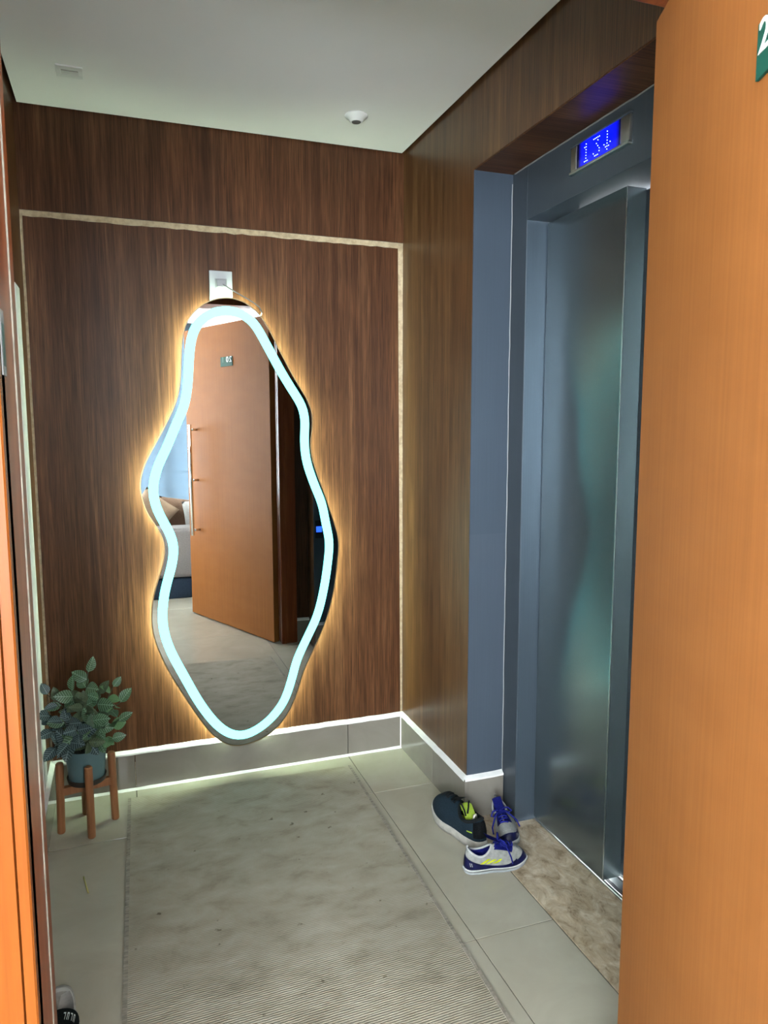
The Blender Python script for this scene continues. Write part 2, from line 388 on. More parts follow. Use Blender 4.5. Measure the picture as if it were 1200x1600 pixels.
for side in (-1, 1):
    f0, f1, d = frame_profile(side)
    jp = [(f1, YA - .02), (f1, YST), (f1 + d*.034, YST), (f1 + d*.034, YA - .02)]
    bm = bmesh.new(); prism(bm, jp, 'z', 0, ZH + .035); obj('jamb', bm, M_jamb_dark, tf)
    # stop: two ribs with a groove between them
    sp1 = [(f1 + d*.02, YST), (f0 + d*.004, YST), (f0, YST + .004), (f0, YST + .034), (f0 + d*.005, YST + .038), (f0 + d*.005, YST + .046), (f0, YST + .050), (f0, YF + .020), (f0 + d*.005, YF + .025), (f1 + d*.034, YF + .025), (f1 + d*.034, YST)]
    bm = bmesh.new(); prism(bm, sp1, 'z', 0, ZH); obj('door_stop', bm, M_jamb_dark, tf)
    tube('weather_seal', [(f1 - d*.0003, YST + .0005, .01), (f1 - d*.0003, YST + .0005, ZH - .01)], .0016, M_hem, tf, 8)
    cx0, cx1 = sorted((f1 + d*.034, f0 + d*.098))
    boxo('casing', M_jamb_dark, (cx0, cx1, YF, YF + .018, 0, ZH + .09), tf, bev=.003)
    cp = [(f1, YA), (f1, YA - .036), (f1 + d*.002, YA - .038), (f1 + d*.0125, YA - .038), (f1 + d*.0135, YA - .033), (f1 + d*.0150, YA - .038), (f1 + d*.089, YA - .038), (f1 + d*.089, YA)]
    bm = bmesh.new(); prism(bm, cp, 'z', 0, ZH + .085); obj('casing', bm, M_jamb, tf)
boxo('head_jamb', M_jamb, (XI, XH - .004, YA - .02, YST, ZH + .002, ZH + .045), tf)
boxo('head_stop', M_jamb_dark, (XI, XH - .004, YST, YF + .025, ZH, ZH + .045), tf, bev=.002)
boxo('head_casing', M_jamb_dark, (XO - .098, XH + .098, YF, YF + .018, ZH + .045, ZH + .135), tf, bev=.003)
boxo('head_casing', M_jamb, (XO - .085, XH + .085, YA - .038, YA, ZH + .045, ZH + .12), tf, bev=.003)
sp_o = boxo('strike_plate', M_cable, (XI - .001, XI + .0012, -1.855, -1.828, 1.385, 1.455), tf, bev=.0005); sp_o['label'] = 'pale metal strike plate with dark latch hole'
boxo('latch_hole', M_black, (XI + .0008, XI + .0016, -1.852, -1.832, 1.395, 1.440), sp_o)

# ------------------------------------------------------------------ apartment shell seen through the mirror
struct(boxo('wall_apartment_right', M_white, (.52, .62, -5.8, YA, 0, 2.5)), 'white apartment wall behind the open door')
struct(boxo('wall_apartment_left', M_white, (-3.7, -3.6, -5.8, YA, 0, 2.5)), 'white apartment wall on the left')
wa = struct(empty('wall_window'), 'white apartment wall around the window')
WX0, WX1, WZ0, WZ1 = -3.5, .4, .13, 2.38
for (x0, x1, z0, z1) in ((-3.6, WX0, 0, 2.5), (WX1, .62, 0, 2.5), (WX0, WX1, 0, WZ0), (WX0, WX1, WZ1, 2.5)):
    boxo('plaster', M_white, (x0, x1, -5.8, -5.68, z0, z1), wa)
wi = struct(empty('window_1'), 'wide bright apartment window with a pale roller blind')
M_alu = mat('white_aluminium', (.78, .79, .80), .4, .2)
M_glass = bpy.data.materials.new('window_glass'); M_glass.use_nodes = True
nt = M_glass.node_tree; nt.nodes.clear(); o1 = nt.nodes.new('ShaderNodeOutputMaterial'); mx = nt.nodes.new('ShaderNodeMixShader'); tr = nt.nodes.new('ShaderNodeBsdfTransparent'); gg = nt.nodes.new('ShaderNodeBsdfGlossy')
tr.inputs[0].default_value = (.94, .96, .96, 1); gg.inputs['Roughness'].default_value = .02; mx.inputs[0].default_value = .05
nt.links.new(tr.outputs[0], mx.inputs[1]); nt.links.new(gg.outputs[0], mx.inputs[2]); nt.links.new(mx.outputs[0], o1.inputs[0])
nw = 4
for i in range(nw + 1):
    x = WX0 + (WX1 - WX0)*i/nw; boxo('window_frame', M_alu, (max(WX0, x - .03), min(WX1, x + .03), -5.77, -5.72, WZ0, WZ1), wi, bev=.003)
for z in (WZ0 + .025, WZ1 - .025): boxo('window_frame', M_alu, (WX0, WX1, -5.765, -5.725, z - .025, z + .025), wi, bev=.003)
for i in range(nw):
    x0 = WX0 + (WX1 - WX0)*i/nw + .03; x1 = WX0 + (WX1 - WX0)*(i+1)/nw - .03
    boxo('pane', M_glass, (x0, x1, -5.748, -5.742, WZ0 + .05, WZ1 - .05), wi)
M_blind = bpy.data.materials.new('sheer_blind'); M_blind.use_nodes = True
nt = M_blind.node_tree; nt.nodes.clear(); o1 = nt.nodes.new('ShaderNodeOutputMaterial'); mx = nt.nodes.new('ShaderNodeMixShader'); tl = nt.nodes.new('ShaderNodeBsdfTranslucent'); df = nt.nodes.new('ShaderNodeBsdfDiffuse')
tl.inputs[0].default_value = (.135, .165, .190, 1); df.inputs[0].default_value = (.30, .35, .40, 1); mx.inputs[0].default_value = .10
nt.links.new(tl.outputs[0], mx.inputs[1]); nt.links.new(df.outputs[0], mx.inputs[2]); nt.links.new(mx.outputs[0], o1.inputs[0])
bm = bmesh.new(); zz = WZ1 + .06; n = 0
while zz > .50:                                                      # pleats of the blind
    box(bm, -1.10, -.22, -5.668, -5.666 + .0012*(n % 2), zz - .101, zz); zz -= .10; n += 1
obj('roller_blind', bm, M_blind, wi)
boxo('window_sill', M_white, (WX0 - .05, WX1 + .05, -5.68, -5.55, WZ0 - .03, WZ0), wi, bev=.004)

# ------------------------------------------------------------------ sofa and cushions (seen in the mirror)
def fabric(name, a, b, scale=120.):
    M = mat(name, a, .95, spec=.1); t = NT(M); g = t.noise(t.pos((scale,)*3), 1., 3.)
    t.color(t.ramp(g, [(.3, a), (.7, b)])); t.bump(g, .3, .002); return M
M_sofa = fabric('grey_sofa_fabric', (.17, .155, .155), (.22, .205, .205)); M_navybase = fabric('navy_base_fabric', (.014, .024, .042), (.024, .038, .06))
so = tag(empty('sofa', (-.70, -3.55, 0)), 'grey fabric sofa on a dark navy base, seen in the mirror left of the door', 'sofa')
def sbox(name, M, d, bev): 
    o = boxo(name, M, d, so, bev=bev); return smooth(o)
sbox('base', M_navybase, (-.9, .9, -.42, .42, .0, .16), .012)
sbox('backrest', M_sofa, (-.92, .92, .24, .45, .165, .56), .04)
sbox('seat_cushion', M_sofa, (-.70, -.005, -.42, .235, .165, .42), .05); sbox('seat_cushion', M_sofa, (.005, .70, -.42, .235, .165, .42), .05)
sbox('armrest', M_sofa, (-.92, -.705, -.44, .235, .165, .54), .04); sbox('armrest', M_sofa, (.705, .92, -.44, .235, .165, .54), .04)
def pillow(loc, rot, M, label, s=.21):
    bm = bmesh.new(); N = 14; top = {}; bot = {}
    for i in range(N + 1):
        for j in range(N + 1):
            u, v = i/N*2 - 1, j/N*2 - 1
            pin = 1 - .10*(1 - abs(u*v))*0 - .07*((1 - u*u)*abs(v)**4 + (1 - v*v)*abs(u)**4)
            h = .075*((1 - u**4)*(1 - v**4))**.6
            top[i, j] = bm.verts.new((u*s*pin, h, v*s*pin)); bot[i, j] = top[i, j] if (i in (0, N) or j in (0, N)) else bm.verts.new((u*s*pin, -h, v*s*pin))
    for i in range(N):
        for j in range(N):
            bm.faces.new((top[i, j], top[i+1, j], top[i+1, j+1], top[i, j+1]))
            q = (bot[i, j], bot[i, j+1], bot[i+1, j+1], bot[i+1, j])
            try: bm.faces.new(q)
            except ValueError: pass
    bmesh.ops.recalc_face_normals(bm, faces=bm.faces)
    o = smooth(obj('cushion', bm, M, None, loc, rot)); tag(o, label, 'cushion', 'cushions on the sofa'); return o
pillow((-.85, -3.43, .645), (math.radians(-14), math.radians(38), 0), fabric('tan_cushion', (.22, .155, .105), (.27, .195, .14)), 'tan cushion standing on one corner on the sofa, seen in the mirror', .155)
pillow((-.64, -3.60, .60), (math.radians(-18), math.radians(8), math.radians(10)), fabric('brown_cushion', (.13, .082, .056), (.17, .11, .078)), 'brown cushion on the sofa between the tan and the pale cushion', .155)
pillow((-.45, -3.43, .60), (math.radians(-16), math.radians(-6), 0), fabric('pale_cushion', (.33, .33, .325), (.40, .40, .39)), 'pale grey cushion on the sofa next to the door edge in the mirror', .155)

# ------------------------------------------------------------------ open apartment door
ANG = math.radians(23.08); LD = 1.03
dr = struct(empty('door_1', (-.219, -1.6895, 0), (0, 0, -PI/2 - ANG)), 'open orange brown veneer door with green number plate, at the right')
# local frame: +x runs from hinge to free edge, +y is the side away from the hall (behind the visible face)
boxo('door_slab', M_door, (0, LD, .0, .036, .008, 1.982), dr, bev=.0015)
hb = tube('handle', [(.885, -.055, .585), (.885, -.055, 1.345)], .0125, M_chrome, dr, 16); hb['label'] = 'long vertical chrome pull bar'
for z in (.62, .965, 1.31):
    bm = bmesh.new(); tube_bm(bm, [(.885, .002, z), (.885, -.053, z)], .008, 12); smooth(obj('standoff', bm, M_chrome, hb))
M_plate = mat('green_number_plate', (.010, .070, .050), .5, spec=.1); M_digit = mat('plate_digit_white', (.82, .88, .87), .4); M_digit2 = mat('plate_digit_faded', (.08, .23, .20), .4)
pl = boxo('number_plate', M_plate, (.402, .545, -.004, .0, 1.712, 1.772), dr, bev=.0008); pl['label'] = 'dark green plate with white apartment number'
# reading direction: seen from the -y side, left is the hinge side (x small)
for s, x, M_ in (('2', .406, M_digit), ('0', .445, M_digit), ('1', .497, M_digit2)):
    me = text_mesh(s, .048); o = obj('digit', me, M_, pl); o.matrix_local = Matrix.Translation((x, -.0046, 1.727)) @ Matrix.Rotation(PI/2, 4, 'X') @ Matrix.Diagonal((1.25, 1.05, 1, 1))

# ------------------------------------------------------------------ elevator
el = tag(empty('elevator', (DL, -1.07, 0)), 'blue grey metal elevator entrance with two sliding leaves and blue floor display', 'elevator')
def ebox(name, M, d, bev=.0, parent=None):
    bm = bmesh.new(); box(bm, *d, bev=bev)
    for v in bm.verts: v.co -= Vector((DL, -1.07, 0))
    return obj(name, bm, M, parent or el)
ebox('frame_stile', M_frame, (DJ, .33, YS, YJ + .001, .0006, ZT), .0015)
ebox('frame_stile', M_frame, (DJ, .33, YJ2, YE, .0006, ZT), .0015)
ebox('reveal', M_reveal, (DJ + .002, DL + .002, YS - .0012, YS, .001, ZO), .0)
ebox('frame_header', M_frame, (DJ, .33, YE, YS, ZO, ZT), .0015)
TH = .062
lf = ebox('door_leaf', M_elev, (DL, DL + TH, YM, YS - .003, .012, ZO - .004), .002)
ebox('door_leaf', M_elev, (DL + TH + .006, DL + TH + .04, YE + .002, YM + .06, .012, ZO - .004), .002)
ebox('leaf_edge_trim', M_steel, (DL - .0012, DL + .0012, YM - .0006, YM + .0016, .014, ZO - .006), .0, lf)
si = ebox('sill', M_steel, (DL + .004, DL + .13, YE, YS, -.01, -.001), .0)
for x in (DL + .002, DL + .012, DL + .064, DL + .078, DL + .105): ebox('sill_rib', M_steel, (x, x + .005, YE, YS, -.004, .004), .0008, si)
for x in (DL + .020, DL + .086): ebox('sill_groove', M_black, (x, x + .014, YE, YS, -.004, -.0005), .0, si)
# floor indicator
IY0, IY1, IZ0, IZ1 = -1.180, -.927, 2.013, 2.090
ind = ebox('floor_indicator', M_black, (DJ - .004, DJ + .004, IY0 + .004, IY1 - .004, IZ0 + .003, IZ1 - .003), .001); ind['label'] = 'silver framed floor display glowing blue'
ebox('indicator_frame', M_steel, (DJ - .012, DJ + .002, IY0, IY1, IZ0, IZ0 + .008), .002, ind); ebox('indicator_frame', M_frame, (DJ - .010, DJ + .002, IY0, IY1, IZ1 - .006, IZ1), .002, ind)
ebox('indicator_cap', M_steel, (DJ - .008, DJ + .002, IY0 + .002, IY0 + .040, IZ0 + .008, IZ1 - .006), .003, ind); ebox('indicator_cap', M_steel, (DJ - .008, DJ + .002, IY1 - .028, IY1 - .002, IZ0 + .008, IZ1 - .006), .003, ind)
scr = ebox('indicator_screen', M_screen, (DJ - .006, DJ - .0035, IY0 + .040, IY1 - .028, IZ0 + .008, IZ1 - .006), .0, ind)
G = {'1': ['00100','01100','00100','00100','00100','00100','01110'], '3': ['11111','00010','00100','00010','00001','10001','01110'], 'v': ['00100','00100','00100','00100','10101','01110','00100']}
pit = .0062; dot_me = None
for gi, y_start in (('1', -.985), ('3', -1.030), ('v', -1.075)):
    for r_, row in enumerate(G[gi]):
        for c_, ch in enumerate(row):
            if ch == '1':
                if dot_me is None:
                    bm = bmesh.new(); bmesh.ops.create_icosphere(bm, subdivisions=1, radius=.0015); dot_me = bpy.data.meshes.new('led_dot'); bm.to_mesh(dot_me); bm.free()
                obj('led_dot', dot_me, M_dots, ind, (DJ - .0062 - DL, y_start - c_*pit + 1.07, IZ1 - .0165 - r_*.0072))
cb = tag(empty('call_button', (.034, YJ2 + .004, .72)), 'small black elevator call panel with square blue button, seen in the mirror', 'call button')
boxo('panel', M_black, (-.024, .024, 0, .004, -.055, .055), cb, bev=.001); boxo('button', M_button, (-.017, .017, .003, .008, -.017, .017), cb, bev=.001)

# ------------------------------------------------------------------ glowing wavy mirror
OUT = [(-0.6834, 1.7867), (-0.6294, 1.7764), (-0.5751, 1.7389), (-0.5345, 1.6761), (-0.4935, 1.595), (-0.4446, 1.5057), (-0.4018, 1.4358), (-0.3804, 1.3861), (-0.3797, 1.3216), (-0.3894, 1.264), (-0.3755, 1.1841), (-0.3464, 1.103), (-0.3133, 1.0057), (-0.2984, 0.9578), (-0.2813, 0.8894), (-0.2867, 0.8065), (-0.3049, 0.686), (-0.3371, 0.5738), (-0.3847, 0.4707), (-0.4281, 0.383), (-0.4521, 0.3085), (-0.4876, 0.2279), (-0.5416, 0.1656), (-0.5945, 0.1347), (-0.6538, 0.1206), (-0.6976, 0.1197), (-0.7404, 0.1378), (-0.789, 0.1868), (-0.8359, 0.2609), (-0.8882, 0.3567), (-0.9391, 0.4576), (-0.9755, 0.5621), (-0.9848, 0.6341), (-0.9765, 0.7181), (-0.9578, 0.7799), (-0.9355, 0.8484), (-0.929, 0.9038), (-0.9387, 0.946), (-0.9664, 0.9956), (-0.9878, 1.0308), (-0.999, 1.0744), (-1.0068, 1.1221), (-0.9915, 1.1892), (-0.9569, 1.2559), (-0.9155, 1.3295), (-0.8735, 1.4169), (-0.8582, 1.484), (-0.8523, 1.5639), (-0.8469, 1.6302), (-0.832, 1.69), (-0.7978, 1.7376), (-0.744, 1.7734)]
NEO = [(-0.6846, 1.7401), (-0.6305, 1.7294), (-0.5899, 1.6975), (-0.5495, 1.6276), (-0.5016, 1.5393), (-0.4597, 1.4703), (-0.4206, 1.4072), (-0.4089, 1.3503), (-0.4129, 1.2786), (-0.4052, 1.1992), (-0.3765, 1.1112), (-0.3472, 1.0367), (-0.3329, 0.9594), (-0.3198, 0.8915), (-0.3252, 0.8165), (-0.3434, 0.7042), (-0.3715, 0.5999), (-0.4148, 0.5123), (-0.454, 0.4322), (-0.478, 0.3504), (-0.5096, 0.2696), (-0.5632, 0.2074), (-0.6233, 0.1699), (-0.6749, 0.1584), (-0.725, 0.1773), (-0.7737, 0.226), (-0.8274, 0.3118), (-0.8793, 0.4215), (-0.9235, 0.5208), (-0.9442, 0.6018), (-0.945, 0.673), (-0.9323, 0.7498), (-0.9098, 0.8256), (-0.8993, 0.8811), (-0.9029, 0.9302), (-0.9274, 0.9869), (-0.9517, 1.0408), (-0.9623, 1.1072), (-0.9467, 1.1815), (-0.9116, 1.2554), (-0.8762, 1.3362), (-0.8442, 1.4105), (-0.8304, 1.4912), (-0.824, 1.5713), (-0.814, 1.638), (-0.7927, 1.6885), (-0.7453, 1.7271)]
def resample(P, n):
    """smooth, evenly spaced closed curve through the points"""
    Q = []
    for i in range(len(P)):
        p0, p1, p2, p3 = (Vector(P[(i + k) % len(P)]) for k in (-1, 0, 1, 2))
        for s in range(8):
            t_ = s/8
            Q.append(.5*((2*p1) + (p2 - p0)*t_ + (2*p0 - 5*p1 + 4*p2 - p3)*t_**2 + (3*p1 - p0 - 3*p2 + p3)*t_**3))
    L = [0.]
    for i in range(len(Q)): L.append(L[-1] + (Q[(i+1) % len(Q)] - Q[i]).length)
    out = []; j = 0
    for k_ in range(n):
        d = L[-1]*k_/n
        while L[j+1] < d: j += 1
        f_ = (d - L[j])/max(1e-9, L[j+1] - L[j]); out.append(Q[j].lerp(Q[(j+1) % len(Q)], f_))
    for _ in range(3):                                               # light smoothing of the reading noise
        out = [(out[i-1] + 2*out[i] + out[(i+1) % n])/4 for i in range(n)]
    return out
def normals2(P):
    n = len(P); N_ = []
    for i in range(n):
        t_ = (P[(i+1) % n] - P[i-1]).normalized(); N_.append(Vector((-t_.y, t_.x)))
    # make them point outwards
    c = sum(P, Vector((0, 0)))/n
    if sum((P[i] - c).dot(N_[i]) for i in range(n)) < 0: N_ = [-v for v in N_]
    return N_
NO = 220
OC = resample(OUT, NO); ON = normals2(OC); NC = resample(NEO, NO); NN = normals2(NC)
mi = tag(empty('wall_mirror', (-.66, 0, .12)), 'tall wavy wall mirror with glowing cyan white band and warm backlight', 'mirror')
org = Vector((-.66, 0, .12))
def ring_band(name, loops, M, cap=None, close=False):
    """loops: list of lists of (x, y, z); skins neighbours; optional cap on first/last"""
    bm = bmesh.new(); R_ = [[bm.verts.new(Vector(p) - org) for p in lp] for lp in loops]
    n = len(R_[0]); prs = list(zip(R_, R_[1:])) + ([(R_[-1], R_[0])] if close else [])
    for A, B in prs:
        for k in range(n): bm.faces.new((A[k], A[(k+1) % n], B[(k+1) % n], B[k]))
    if cap:
        for c in cap: bm.faces.new(R_[c])
    bmesh.ops.recalc_face_normals(bm, faces=bm.faces)
    return obj(name, bm, M, mi)
def off(C, N_, d, y): return [(c.x + v.x*d, y, c.y + v.y*d) for c, v in zip(C, N_)]
YMR = -.035
ring_band('glass', [off(OC, ON, -.003, YMR), off(OC, ON, -.0005, YMR + .002), off(OC, ON, -.0005, YMR + .005)], M_mirror, cap=(0, 2))
ring_band('edge_trim', [off(OC, ON, -.0022, YMR - .0006), off(OC, ON, .0012, YMR - .0006), off(OC, ON, .0012, YMR + .007), off(OC, ON, -.0006, YMR + .007)], M_edge)
ring_band('led_band', [off(NC, NN, -.0165, YMR - .0002), off(NC, NN, -.0160, YMR - .0012), off(NC, NN, .0160, YMR - .0012), off(NC, NN, .0165, YMR - .0002)], M_ring)
def clampz(lp, z): return [(p[0], p[1], max(p[2], z)) for p in lp]
ring_band('backing', [clampz(off(OC, ON, -.0215, YMR + .005), .156), clampz(off(OC, ON, -.0215, -.0005), .156)], M_backing, cap=(0, 1))
ring_band('back_light', [clampz(off(OC, ON, -.0215, -.027), .1565), clampz(off(OC, ON, -.0185, -.027), .1585), clampz(off(OC, ON, -.0185, -.012), .1585), clampz(off(OC, ON, -.0215, -.012), .1565)], M_back, close=True)['label'] = 'warm white light strip behind the mirror edge'

# ------------------------------------------------------------------ wall outlet with plug and cable
ou = tag(empty('wall_outlet', (-.7025, 0, 1.822)), 'white wall outlet plate partly behind the mirror top', 'outlet')
boxo('plate', M_plastic, (-.0405, .0405, -.007, 0, -.060, .060), ou, bev=.002)
boxo('socket_module', M_plastic2, (-.021, .021, -.009, -.006, -.033, .033), ou, bev=.001)
boxo('module_slit', M_cable, (-.018, .018, -.0095, -.0085, .026, .029), ou)
pg = tag(empty('plug_cable', (-.7035, -.009, 1.832)), 'grey power plug and thin cable running behind the mirror', 'cable')
boxo('plug', M_plastic2, (-.017, .017, -.022, 0, -.012, .017), pg, bev=.004)
tube('cord', [(.004, -.02, 0), (.018, -.028, -.010), (.045, -.034, -.026), (.075, -.036, -.042), (.105, -.036, -.058), (.130, -.034, -.075), (.142, -.022, -.092), (.138, .002, -.104)], .0022, M_cable, pg)

# ------------------------------------------------------------------ ceiling fixtures
cs = tag(empty('ceiling_sensor', (-.279, -.279, H)), 'round white ceiling sensor with grey lens', 'sensor')
lathe('housing', [(.0, 0), (.038, 0), (.039, -.003), (.036, -.007), (.026, -.012), (.022, -.020), (.019, -.022), (.017, -.021), (0, -.021)], M_fixture, cs)
lathe('lens', [(0, -.0215), (.0155, -.0215), (.014, -.023), (0, -.0242)], M_lens, cs)
cl = tag(empty('recessed_spotlight', (-1.160, -.290, H)), 'small square white recessed ceiling light, switched off', 'light fixture')
bm = bmesh.new(); a, b, d = .0365, .0235, -.004
for (x0, x1, y0, y1) in ((-a, a, b*.62, a), (-a, a, -a, -b*.62), (-a, -b, -b*.62, b*.62), (b, a, -b*.62, b*.62)): box(bm, x0, x1, y0, y1, d, 0, bev=.0006)
obj('frame', bm, M_fixture, cl); boxo('diffuser', M_slot, (-b, b, -b*.62, b*.62, -.0018, 0), cl)
boxo('inner_lip', M_fixture2, (-b, b, -.002, b*.62, -.003, -.0016), cl)

# ------------------------------------------------------------------ rug
def lerp2(a, b, t_): return (a[0] + (b[0] - a[0])*t_, a[1] + (b[1] - a[1])*t_)
TL, TR, BR, BL = (-1.090, -.085), (-.264, -.111), (-.291, -1.432), (-1.122, -1.480)
rg = tag(empty('rug', (-.69, -.78, 0)), 'worn beige grey woven rug on the tile floor', 'rug')
def quadmesh(name, c, z0, z1, n, m_, M, parent, o_, wob=0.):
    bm = bmesh.new(); V = {}
    for i in range(n + 1):
        for j in range(m_ + 1):
            p = lerp2(lerp2(c[0], c[1], i/n), lerp2(c[3], c[2], i/n), j/m_)
            z = z1 + wob*math.sin(i*1.3 + .5)*math.sin(j*.8)
            V[i, j] = bm.verts.new((p[0] - o_[0], p[1] - o_[1], z))
    for i in range(n):
        for j in range(m_): bm.faces.new((V[i, j], V[i, j+1], V[i+1, j+1], V[i+1, j]))
    r = bmesh.ops.extrude_edge_only(bm, edges=[e for e in bm.edges if e.is_boundary])
    for v in r['geom']:
        if isinstance(v, bmesh.types.BMVert): v.co.z = z0
    bmesh.ops.recalc_face_normals(bm, faces=bm.faces)
    return obj(name, bm, M, parent)
quadmesh('weave', (TL, TR, BR, BL), .0008, .006, 20, 30, M_rug, rg, (-.69, -.78), .0006)
def hem(p, q, wd, side):
    p, q = Vector(p), Vector(q); d_ = (q - p).normalized(); nn_ = Vector((-d_.y, d_.x))*side
    a0, b0 = p, q; a1, b1 = p + nn_*wd, q + nn_*wd
    quadmesh('hem', (tuple(a0), tuple(a1), tuple(b1), tuple(b0)), .0008, .0078, 2, 40, M_hem, rg, (-.69, -.78))
hem(TL, BL, .011, 1); hem(TR, BR, .009, -1)

# ------------------------------------------------------------------ plant stand, pot, leaves
M_teak = mat('teak', rough=.5); t = NT(M_teak)
t.color(t.ramp(t.noise(t.pos((40, 40, 5)), 1., 4., .6, .6), [(.3, (.19, .075, .028)), (.6, (.30, .125, .048)), (.75, (.36, .165, .066))]))
PC = (-1.214, -.212)
ps = tag(empty('plant_stand', (*PC, 0)), 'four-legged wooden plant stand in the corner by the door frame', 'plant stand')
legs = [(-.080, -.022), (.010, -.082), (.078, .010), (-.012, .074)]
for k, (lx, ly) in enumerate(legs):
    bm = bmesh.new(); prof = [(.0105, 0), (.0125, .003), (.0128, .20), (.0125, .236), (.010, .240)]
    rings = []
    for (r_, z_) in prof:
        # legs splay very slightly
        ox, oy = lx*(1 + .10*(.24 - z_)/.24*.6), ly*(1 + .10*(.24 - z_)/.24*.6)
        rings.append([bm.verts.new((ox + r_*math.cos(2*PI*q/14), oy + r_*math.sin(2*PI*q/14), z_)) for q in range(14)])
    for A, B in zip(rings, rings[1:]):
        for q in range(14): bm.faces.new((A[q], A[(q+1) % 14], B[(q+1) % 14], B[q]))
    bm.faces.new(list(reversed(rings[0]))); bm.faces.new(rings[-1]); obj('leg', bm, M_teak, ps); 
for (i, j) in ((0, 2), (1, 3)):
    a, b = Vector((*legs[i], 0)), Vector((*legs[j], 0)); d_ = (b - a).normalized(); n_ = Vector((-d_.y, d_.x, 0))*.009
    z0, z1 = (.128, .154) if i == 0 else (.1282, .1538)
    bm = bmesh.new(); prism(bm, [tuple((a + n_).xy), tuple((b + n_).xy), tuple((b - n_).xy), tuple((a - n_).xy)], 'z', z0, z1); obj('crossbar', bm, M_teak, ps)
M_pot = mat('teal_grey_pot', rough=.55); t = NT(M_pot)
t.color(t.ramp(t.noise(t.pos((12, 12, 12)), 1., 3.), [(.3, (.085, .160, .175)), (.7, (.110, .195, .210))]))
M_saucer = mat('dark_saucer', (.03, .024, .018), .5)
M_soil = mat('dark_soil', (.012, .009, .007), .95)
pt = tag(empty('potted_plant', (*PC, .1555)), 'leafy green artificial plant in a teal grey pot on the wooden stand', 'potted plant')
lathe('pot', [(0, .012), (.053, .012), (.056, .016), (.0645, .118), (.0645, .121), (.061, .121), (.058, .105), (0, .105)], M_pot, pt)
lathe('saucer', [(0, 0), (.050, 0), (.058, .004), (.062, .022), (.059, .022), (.054, .010), (0, .010)], M_saucer, pt)
lathe('soil', [(.0585, .106), (.03, .110), (0, .112)], M_soil, pt)
def leaf_mat(name, a, b, vein, strength):
    M = mat(name, a, .45, spec=.4); t = NT(M)
    tc = t.n('ShaderNodeTexCoord'); s = t.n('ShaderNodeSeparateXYZ'); t.l(tc.outputs['Object'], s.inputs[0])
    X, Y = s.outputs[0], t.math('ABSOLUTE', s.outputs[1])
    q = t.math('FRACT', t.math('MULTIPLY', t.math('SUBTRACT', X, t.math('MULTIPLY', Y, .75)), 7.5))
    side = t.math('LESS_THAN', t.math('ABSOLUTE', t.math('SUBTRACT', q, .5)), .11)
    midr = t.math('LESS_THAN', Y, .018)
    v = t.math('MULTIPLY', t.math('MAXIMUM', side, midr), strength)
    base = t.ramp(t.noise(t.pos((5, 5, 5), 'object'), 1., 3.), [(.3, a), (.7, b)])
    t.color(t.mix(v, base, vein)); return M
ML = [leaf_mat('leaf_mid_green', (.035, .085, .038), (.065, .135, .062), (.24, .38, .27), .75),
      leaf_mat('leaf_blue_green', (.022, .045, .045), (.040, .072, .072), (.24, .33, .34), .8),
      leaf_mat('leaf_light_green', (.075, .165, .065), (.115, .225, .095), (.20, .34, .19), .35),
      leaf_mat('leaf_olive', (.045, .075, .036), (.075, .105, .055), (.15, .20, .13), .5)]
def leaf_mesh(name, M, wd, cup, droop):
    bm = bmesh.new(); n = 7; V = []
    for i in range(n + 1):
        u = i/n; h = wd*(math.sin(PI*u**.85)**.75 if 0 < u < 1 else 0.)
        z = -droop*u*u
        row = []
        for q in (-1, -.5, 0, .5, 1):
            row.append(bm.verts.new((u, q*h + 1e-5*q, z + cup*abs(q)*h + .012*math.sin(u*9 + q*3))))
        V.append(row)
    for A, B in zip(V, V[1:]):
        for k in range(4): bm.faces.new((A[k], B[k], B[k+1], A[k+1]))
    bmesh.ops.remove_doubles(bm, verts=bm.verts, dist=1e-4)
    me = bpy.data.meshes.new(name); bm.to_mesh(me); bm.free(); me.materials.append(M)
    for p in me.polygons: p.use_smooth = True
    return me
LM = [[leaf_mesh('leaf', Mx, wd, cu, dp) for (wd, cu, dp) in ((.33, .30, .16), (.37, .18, .30), (.29, .42, .08))] for Mx in ML]
M_stem = mat('plant_stem', (.035, .05, .025), .6)
rs = random.Random(21)
def add_leaf(p, direction, size, kind, roll):
    d = Vector(direction).normalized(); up = Vector((0, 0, 1))
    # leaf blades tend to face up and towards the room
    face = (up*.55 + Vector((rs.uniform(-.5, .7), -1.0, 0))*.9).normalized()
    zax = (face - d*face.dot(d)); zax = zax.normalized() if zax.length > 1e-3 else d.orthogonal().normalized()
    yax = zax.cross(d)
    R_ = Matrix((d, yax, zax)).transposed().to_4x4() @ Matrix.Rotation(roll, 4, 'X')
    o = obj('leaf', rs.choice(LM[kind]), None, pt); o.matrix_local = Matrix.Translation(p) @ R_ @ Matrix.Diagonal((size, size, size, 1)); return o
stems = []
